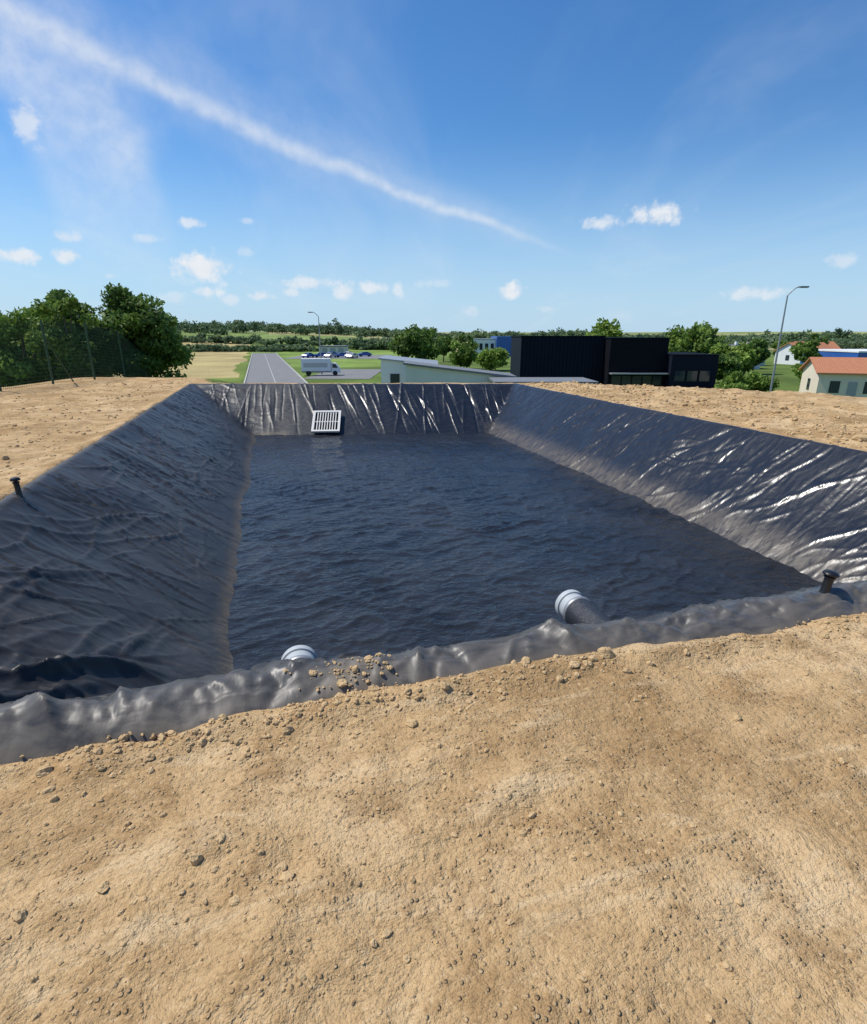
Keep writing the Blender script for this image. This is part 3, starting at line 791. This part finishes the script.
# ------------------------------------------------------------------ sun + sky
sunv = Vector((-.80, .22, 0)).normalized()*math.cos(math.radians(57))+Vector((0, 0, math.sin(math.radians(57))))
sl = bpy.data.lights.new("sun", 'SUN'); sl.energy = 4.8; sl.angle = math.radians(.53); sl.color = (1, .95, .87)
so = bpy.data.objects.new("sun", sl); scene.collection.objects.link(so)
so.rotation_euler = sunv.to_track_quat('Z', 'Y').to_euler(); so.location = (0, 0, 50)

w = bpy.data.worlds.new("World"); scene.world = w; w.use_nodes = True
w.cycles.sampling_method = 'NONE'
nt = w.node_tree; L = nt.links.new; bg = nt.nodes['Background']
sky = N(nt, 'ShaderNodeTexSky', sky_type='NISHITA'); sky.sun_disc = False
sky.sun_elevation = math.radians(57); sky.sun_rotation = math.atan2(sunv.x, sunv.y)
sky.air_density = 1.0; sky.dust_density = .3; sky.ozone_density = 3.0
hs = N(nt, 'ShaderNodeHueSaturation'); hs.inputs['Saturation'].default_value = 1.22; hs.inputs['Value'].default_value = 1.15; L(sky.outputs[0], hs.inputs['Color'])
tc = N(nt, 'ShaderNodeTexCoord').outputs['Generated']
nrm = N(nt, 'ShaderNodeVectorMath', operation='NORMALIZE'); L(tc, nrm.inputs[0]); D = nrm.outputs[0]
sp_, cp_ = math.sin(PITCH), math.cos(PITCH)
def pdir(x, y):
    u = (x-433.5)/F_PX; v = (512-y)/F_PX
    return np.array(Vector((u, cp_+v*sp_, -sp_+v*cp_)).normalized())
def vmath(op, a, b=None):
    n = N(nt, 'ShaderNodeVectorMath', operation=op)
    for i, q in enumerate((a, b)):
        if q is None: continue
        if hasattr(q, 'links'): L(q, n.inputs[i])
        else: n.inputs[i].default_value = tuple(float(t) for t in q)
    return n
nz = noise(nt, D, 45, 4, .6, .2)
nzo = math_(nt, 'MULTIPLY', math_(nt, 'SUBTRACT', nz, .5), 2.1)
clouds = [(203, 268, 27, 14, 1), (25, 124, 16, 20, .6), (68, 255, 14, 8, .9), (66, 238, 14, 6, .6), (17, 256, 22, 7, .9), (191, 223, 13, 5, .7),
          (147, 239, 15, 4, .45), (208, 292, 13, 5, .8), (262, 296, 13, 5, .8), (304, 283, 26, 6, .75), (346, 291, 11, 9, .8), (370, 288, 14, 6, .8),
          (398, 290, 5, 7, .6), (510, 291, 13, 8, 1), (603, 223, 20, 6, .8), (654, 215, 27, 10, 1), (750, 294, 32, 6, .65), (840, 262, 14, 8, .5),
          (175, 298, 16, 6, .35), (430, 284, 20, 4, .3), (468, 311, 9, 5, .5), (232, 300, 10, 5, .5), (548, 309, 8, 4, .4), (110, 276, 8, 3, .35), (245, 252, 12, 4, .3), (290, 292, 10, 4, .6), (248, 221, 7, 3, .4)]
acc = None
for (x, y, a, b, op) in clouds:
    c = pdir(x, y); rx = np.linalg.norm(pdir(x+a, y)-c)*1.3; rz = np.linalg.norm(pdir(x, y-b)-c)*1.4
    q = vmath('MULTIPLY', vmath('SUBTRACT', D, c).outputs[0], (1/rx, 1/rx, 1/rz))
    ln_ = vmath('LENGTH', q.outputs[0]).outputs['Value']
    v = math_(nt, 'ADD', math_(nt, 'SUBTRACT', 1.0, ln_), nzo)
    v = mapr(nt, v, 0.0, .8, 0, op)
    v = math_(nt, 'MULTIPLY', v, mapr(nt, ln_, .9, 1.5, 1, 0))
    acc = v if acc is None else math_(nt, 'MAXIMUM', acc, v)
def trail(p, w0, w1, op, nf, f0=-.2, f1=1.0):
    a, m_, c = [pdir(*q) for q in p]
    n = np.cross(m_-a, c-a); n /= np.linalg.norm(n); k = float(n@a)
    t = c-a; tl = float(t@t)
    al = math_(nt, 'DIVIDE', math_(nt, 'SUBTRACT', vmath('DOT_PRODUCT', D, t).outputs['Value'], float(t@a)), tl)
    dist = math_(nt, 'ABSOLUTE', math_(nt, 'ADD', math_(nt, 'SUBTRACT', vmath('DOT_PRODUCT', D, n).outputs['Value'], k),
                 math_(nt, 'MULTIPLY', math_(nt, 'SUBTRACT', nf, .5), .03)))
    wd_ = mapr(nt, al, 0, 1, w0, w1, False)
    v = mapr(nt, math_(nt, 'DIVIDE', dist, wd_), 0, 1, 1, 0)
    v = math_(nt, 'MULTIPLY', v, mapr(nt, al, f1-.22, f1+.06, 1, 0))
    v = math_(nt, 'MULTIPLY', v, mapr(nt, al, f0-.3, f0, 0, 1))
    v = math_(nt, 'MULTIPLY', v, mapr(nt, nz, .25, .65, .7, 1))
    return math_(nt, 'MULTIPLY', v, op)
nf = noise(nt, D, 9, 3, .6)
tr = [trail([(0, 3), (300, 150), (560, 251)], .024, .008, .5, nf), trail([(0, 3), (300, 144), (560, 251)], .085, .03, .2, nf),
      trail([(0, 55), (95, 112), (148, 180)], .018, .016, .38, nf), trail([(60, 185), (110, 188), (150, 170)], .03, .02, .22, nf, 0, 1.1)]
pz_ = N(nt, 'ShaderNodeSeparateXYZ'); L(D, pz_.inputs[0])
den = math_(nt, 'ADD', math_(nt, 'MAXIMUM', pz_.outputs[2], 0), .12)
pl = N(nt, 'ShaderNodeCombineXYZ'); L(math_(nt, 'DIVIDE', pz_.outputs[0], den), pl.inputs[0]); L(math_(nt, 'DIVIDE', pz_.outputs[1], den), pl.inputs[1])
ci = noise(nt, scaled(nt, pl.outputs[0], (.9, .35, 1), .9), 1.1, 5, .6, .8)
veil = mapr(nt, ci, .45, .9, 0, .3)
low = mapr(nt, pz_.outputs[2], -.02, .30, .85, 0)
tot = acc
for t in tr+[veil]:
    tot = math_(nt, 'SUBTRACT', 1.0, math_(nt, 'MULTIPLY', math_(nt, 'SUBTRACT', 1.0, tot), math_(nt, 'SUBTRACT', 1.0, t)))
ccol = mixc(nt, nz, (6.8, 7.5, 8.5), (9.0, 9.2, 9.4))
tint = mixc(nt, 1.0, hs.outputs[0], (.85, 1.04, 1.18), 'MULTIPLY')
skyc = mixc(nt, low, tint, (4.7, 6.7, 8.8))
L(mixc(nt, tot, skyc, ccol), bg.inputs[0]); bg.inputs[1].default_value = .1

scene.view_settings.view_transform = 'Standard'; scene.view_settings.look = 'None'; scene.view_settings.exposure = 0
